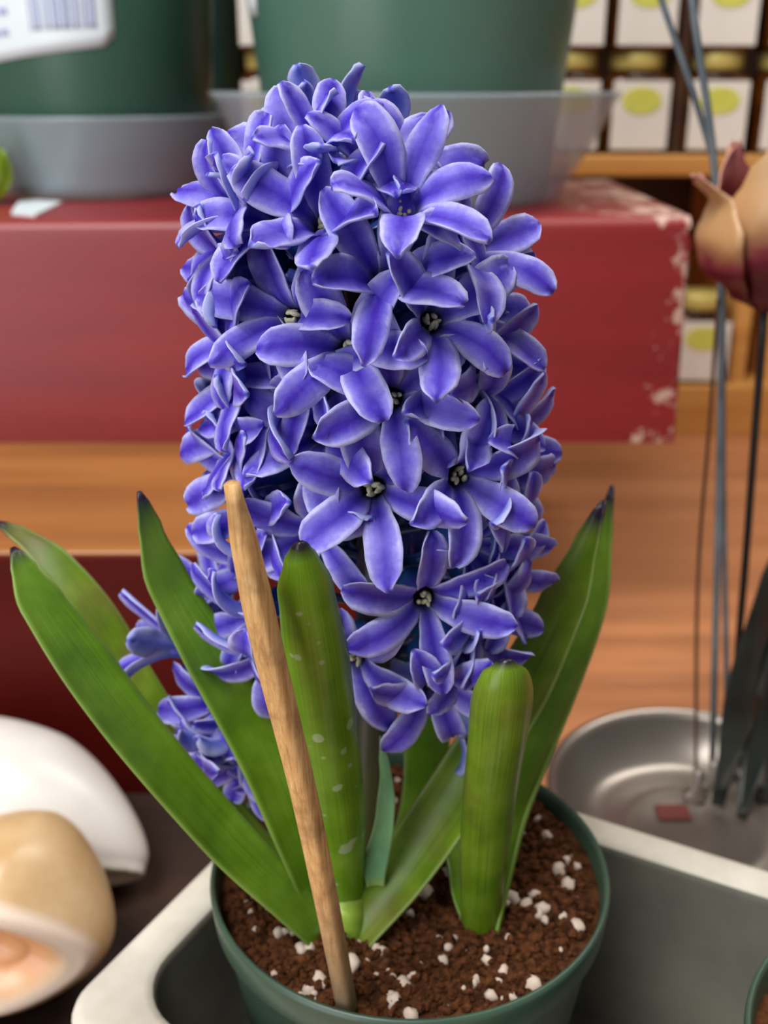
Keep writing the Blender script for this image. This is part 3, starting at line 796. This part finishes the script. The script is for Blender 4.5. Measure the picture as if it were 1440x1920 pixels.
def floret(parent, Pt, d, roll, sc, opn, rg, stem_pt, split=True, L=.0135, plen=.0176, stam=False, droop=0):
    d = d.normalized()
    X = Vector((1, 0, 0)); X = (X - d * X.dot(d))
    if X.length < .25: X = Vector((0, 0, 1)) - d * d.z
    X.normalize(); Y = d.cross(X)
    rot = Matrix((X, Y, d)).transposed()
    loc = Pt
    bl_ = (rot.inverted() @ (stem_pt - loc)) / sc
    tv, tf, ta = tube_geo(L, bl_)
    fl = None
    pieces = []
    for k in range(6):
        ang = R(roll + 60 * k + rg.uniform(-7, 7)); inner = k % 2
        th0 = 14; th1 = (56 if inner else 64) * opn + rg.uniform(-12, 12); th2 = (106 if inner else 122) * opn + rg.uniform(-26, 34)
        g = petal_geo(plen * rg.uniform(.94, 1.12), .0036 * rg.uniform(.88, 1.12), ang, (th0, th1, th2), rg.uniform(-.6, .6), rg.uniform(-.14, .14), rg.uniform(-.25, .65), rg.uniform(.04, .22), rg)
        pieces.append(g)
    if split:
        fl = mesh('floret', tv, tf, M['tube'], parent, True, ta, local=True)
        for g in pieces: mesh('petal', g[0], g[1], M['petal'], fl, True, g[2], local=True)
        v, f, a = lathe([(0, -.0046), (.0023, -.0046), (.0024, -.0040), (0, -.0039)], 16); 
        if stam:
            g = stamen_geo(rg); mesh('stamens', g[0], g[1], M['anther'], fl, True, local=True)
            mesh('throat', v, f, M['throat'], fl, True, local=True)
    else:
        me_parts = join([(tv, tf, ta)] + pieces)
        fl = mesh('floret', me_parts[0], me_parts[1], M['tube'], parent, True, me_parts[2], local=True)
        fl.data.materials.append(M['petal'])
        n0 = len(tf); fl.data.polygons.foreach_set('material_index', [0] * n0 + [1] * (len(me_parts[1]) - n0))
    fl.rotation_mode = 'QUATERNION'
    fl.location = loc - wloc(parent); fl.rotation_quaternion = rot.to_quaternion(); fl.scale = (sc, sc, sc)
    return fl

# px, py of the throat, azimuth (0 towards the viewer, + right), elevation, roll, scale, openness
FL = [
 (606, 275, -10, 55, 20, .86, .58), (690, 312, 25, 52, 50, .90, .72), (765, 318, 50, 42, 10, .90, .85), (545, 315, -52, 48, 15, .98, .75),
 (608, 415, -8, 38, 32, 1.08, .72), (757, 385, 12, 40, 18, 1.10, .72), (445, 380, -62, 36, 40, 1.0, .75), (520, 415, -38, 38, 5, .98, .8),
 (448, 428, -80, 12, 25, 1.05, .72), (722, 525, 4, 32, 20, 1.10, .78), (893, 470, 52, 32, 25, 1.08, .78), (418, 500, -78, 0, 10, .95, .85),
 (540, 590, -28, 24, 40, 1.02, .85), (815, 600, 22, 22, 32, 1.10, .85), (652, 652, -9, 24, 55, 1.12, .86), (908, 585, 66, 18, 15, 1.05, .8),
 (912, 692, 58, 8, 8, 1.05, .85), (430, 625, -66, 10, 30, .98, .85), (440, 700, -62, 5, 50, 1.0, .85), (738, 744, 6, 22, 36, 1.10, .92),
 (505, 762, -44, 14, 20, 1.02, .86), (597, 814, -22, 12, 42, 1.06, .9), (915, 772, 48, 6, 40, 1.0, .92), (700, 916, 1, 15, 40, 1.20, .90),
 (865, 895, 25, 8, 22, 1.12, .92), (432, 815, -68, 4, 15, 1.0, .85), (440, 895, -62, 0, 40, 1.0, .88), (955, 830, 74, 0, 35, .98, .9),
 (948, 905, 66, -4, 10, 1.0, .9), (800, 1126, 12, 6, 34, 1.12, .95), (592, 1000, -20, 4, 30, 1.0, .92), (475, 965, -50, 0, 20, 1.02, .92),
 (458, 1060, -60, -8, 50, 1.0, .9), (664, 1240, -6, -6, 48, 1.05, .95), (815, 1285, 14, -20, 44, 1.08, .95), (912, 1148, 46, -6, 40, 1.02, .92),
 (950, 1010, 68, -6, 20, 1.02, .9), (900, 1025, 42, -4, 55, .98, .92), (452, 1160, -58, -12, 34, 1.02, .9), (505, 1240, -38, -18, 30, 1.0, .92),
 (886, 1215, 36, -14, 40, .96, .88), (948, 1088, 66, -6, 45, .98, .9), (820, 745, 34, 10, 10, .95, .9), (585, 700, -32, 10, 15, .95, .9)]
rg = random.Random(11)
for (px, py, az, el, roll, sc, opn) in FL:
    px += -16 if px > 880 else (14 if px < 480 else 0)
    if abs(az) > 40: az = math.copysign(40 + (abs(az) - 40) * .62, az)
    a, e = R(az), R(el); rt = (.0250 if sc >= 1.1 else .0220) if py > 330 else .015
    d = Vector((math.sin(a) * math.cos(e), -math.cos(a) * math.cos(e), math.sin(e)))
    Pt = atY(px, py, YA - rt * math.cos(a) * math.cos(e * .6))
    sp_ = axis_pt(min(.285, max(.13, Pt.z - .016 * math.sin(e) - .006)))
    floret(hy, Pt, d, roll, sc, opn, rg, sp_, True, stam=(abs(az) < 50 and el < 45))
# florets round the back of the spike
for i in range(44):
    az = R(98 + (i * 137.5) % 164); z = .158 + .124 * ((i * .618) % 1.0)
    if math.degrees(az) > 195 and z < .182: z += .040
    e = R(-10 + 50 * (z - .16) / .128)
    d = Vector((math.sin(az) * math.cos(e), -math.cos(az) * math.cos(e), math.sin(e)))
    Pt = axis_pt(z) + d * (.0205 if z < .26 else .014)
    floret(hy, Pt, d, rg.uniform(0, 60), rg.uniform(.95, 1.05), .85, rg, axis_pt(max(.13, z - .006)), False)

def leaf(parent, pts, hw, mat, normal, chan=.45, thick=.0026, twist=(0, 0), wtab=None, name='leaf'):
    pts = [pts[0] + Vector((0, .001, -.007))] + list(pts); C = catmull(pts, 46); m = len(C); nv = 13; rows = []
    wt = wtab or [(0, .55), (.15, .72), (.45, .98), (.65, 1.0), (.82, .80), (.93, .46), (.98, .24), (1, .07)]
    Nn = Vector(normal).normalized()
    for i, c in enumerate(C):
        s = i / (m - 1); T = (C[min(i + 1, m - 1)] - C[max(i - 1, 0)]).normalized()
        N = (Nn - T * Nn.dot(T)).normalized(); B = T.cross(N).normalized()
        tw = R(twist[0] + (twist[1] - twist[0]) * s); B2 = B * math.cos(tw) + N * math.sin(tw); N2 = N * math.cos(tw) - B * math.sin(tw)
        w_ = hw * interp(wt, s); ch = chan * interp([(0, 1.3), (.4, 1), (.85, .9), (1, 1.6)], s); row = []
        for k in range(nv):
            vv = 2 * k / (nv - 1) - 1; th = ch * vv * 1.25
            lat = w_ * (math.sin(th) / (ch * 1.25) if ch > .05 else vv); hh = w_ * (1 - math.cos(th)) / max(.05, ch * 1.25)
            nn = (N2 * math.cos(th) - B2 * math.sin(th)).normalized()
            row.append((c + B2 * lat + N2 * hh, nn, (1 - .8 * vv ** 2) * (.45 + .55 * min(1, (1 - s) * 6)), (s, vv)))
        rows.append(row)
    v, f, at = grid_shell(rows, thick)
    return mesh(name, v, f, mat, parent, True, at)
def LP(l): return [atY(*p) for p in l]
away = (0, 1, .2); tow = (0, -1, .5)
# front leaf, its back to the viewer
leaf(hy, LP([(655, 1712, .2145), (640, 1560, .203), (620, 1400, .194), (594, 1220, .185), (574, 1100, .180), (562, 1016, .178)]), .0077, M['leaf_spot'], (-.25, 1, .1), .80, .0034, wtab=[(0, .50), (.12, .70), (.4, 1.0), (.6, 1.0), (.8, .78), (.92, .50), (.98, .28), (1, .08)])
# left leaf rising behind the stake
leaf(hy, LP([(617, 1750, .213), (565, 1600, .213), (490, 1420, .216), (390, 1230, .221), (305, 1075, .224), (261, 922, .224)]), .0068, M['leaf'], (.75, -1, .5), .45, .0028)
# two long leaves reaching far left
leaf(hy, LP([(615, 1775, .209), (525, 1680, .206), (405, 1560, .206), (250, 1380, .208), (125, 1210, .213), (60, 1110, .217), (24, 1026, .222)]), .0074, M['leaf'], (.9, -.7, .9), .55, .0030)
leaf(hy, LP([(600, 1735, .214), (500, 1620, .224), (380, 1480, .236), (265, 1310, .246), (165, 1140, .254), (80, 1040, .259), (-8, 978, .263)]), .0066, M['leaf_olive'], (.9, -.7, .9), .6, .0030)
# right leaf, folded channel towards the viewer
leaf(hy, LP([(662, 1760, .209), (760, 1635, .216), (880, 1460, .226), (985, 1290, .233), (1068, 1120, .239), (1133, 938, .246)]), .0088, M['leaf_olive'], (-.55, -1, .35), .75, .0028, twist=(0, 12))
# dark leaf behind the stalk and a small pale one
leaf(hy, LP([(740, 1650, .234), (790, 1520, .247), (800, 1400, .256), (790, 1290, .262), (770, 1180, .266)]), .0068, M['leaf'], tow, .5, .0026)
leaf(hy, LP([(704, 1620, .213), (720, 1545, .213), (724, 1465, .215), (713, 1380, .218)]), .0032, M['leaf_pale'], tow, .6, .0016, wtab=[(0, .8), (.3, 1), (.6, .75), (.85, .4), (1, .06)])

sh0 = atZ(645, 1740, SZ); v, f, a = sweep([sh0 + Vector((0, 0, -.006)), sh0 + Vector((0, .001, .002)), sh0 + Vector((.0005, .003, .005)), sh0 + Vector((.001, .004, .008))], lambda s: .0062 - .0012 * s, 20, nseg=10)
mesh('leaf_sheath', v, f, M['sheath'], hy)
# second bulb shoot, leaves only
sb = atZ(905, 1742, SZ); h2 = empty('hyacinth_shoot', Vector((sb.x, sb.y, SZ - .002)))
tag(h2, 'leafy hyacinth shoot without flowers beside the blooming one', 'plant')
leaf(h2, LP([(905, 1755, .2105), (910, 1660, .208), (922, 1520, .203), (940, 1390, .197), (950, 1290, .195), (951, 1236, .196)]), .0078, M['leaf_olive'], (-.1, 1, .1), .85, .0036, wtab=[(0, .75), (.2, .8), (.5, .95), (.75, 1.0), (.9, .75), (.97, .42), (1, .1)])
leaf(h2, LP([(918, 1745, .212), (945, 1620, .222), (990, 1470, .240), (1060, 1290, .258), (1120, 1120, .270), (1148, 910, .281)]), .0072, M['leaf'], (-.9, -.7, .3), .7, .0028)
leaf(h2, LP([(890, 1740, .214), (864, 1670, .2200), (846, 1600, .2300), (834, 1530, .2400)]), .0040, M['leaf'], (.6, -1, .3), .6, .0022)
# smaller flower spike leaning out low on the far side of the bulb
os_ = atZ(640, 1560, SZ); h3 = empty('hyacinth_side_spike', Vector((os_.x, os_.y, SZ - .002)))
tag(h3, 'small low blue hyacinth flower spike leaning behind the left leaves', 'flower')
ax = [Vector((os_.x, os_.y, SZ - .002)), atY(530, 1440, .242), atY(450, 1330, .243), atY(400, 1200, .248)]
v, f, a = sweep(ax, lambda s: .0032 - .0012 * s, 10, nseg=20); mesh('flower_stalk', v, f, M['stem'], h3, True, a)
AX = catmull(ax, 60)
for (px, py, Y, az, el, roll, sc, opn) in ((315, 1205,   .236, -75, 22, 20, 1.0, .6), (395, 1110, .246, -40, 55, 10, .9, .6), (385, 1395, .228, -60, -12, 30, .90, .9), (410, 1320, .232, -25, 10, 10, .90, .9), (435, 1400, .228, -30, -25, 40, .90, .95),
        (460, 1440, .229, -20, -20, 15, .85, .9), (470, 1360, .232, 10, 5, 35, .90, .9), (440, 1250, .238, -20, 25, 0, .8, .85), (480, 1290, .236, 30, 10, 20, .75, .9), (500, 1420, .234, 20, -15, 25, .7, .9), (420, 1180, .244, 20, 45, 45, .8, .7)):
    a, e = R(az), R(el); d = Vector((math.sin(a) * math.cos(e), -math.cos(a) * math.cos(e), math.sin(e)))
    Pt = atY(px, py, Y); sp_ = min(AX, key=lambda q: (q - (Pt - d * .014)).length)
    floret(h3, Pt, d, roll, sc, opn, rg, sp_, True)

# ------------------------------------------------------------------ wooden stake
sbp = atZ(654, 1905, SZ - .002); tip = atY(434, 906, .171)
pts = [sbp, sbp.lerp(tip, .25) + Vector((.0006, 0, 0)), sbp.lerp(tip, .5) + Vector((.0008, 0, 0)), sbp.lerp(tip, .75), tip]
v, f, a = sweep(pts, lambda s: interp([(0, .0022), (.45, .0024), (.82, .0026), (.90, .0023), (1, .00125)], s), 16, 3.2, nseg=40, up=Vector((-.5, -1, .2)))
tag(mesh('plant_stake', v, f, M['stake'], None, True, a, origin=sbp), 'light brown wooden stake stuck in the soil before the hyacinth', 'plant stake')
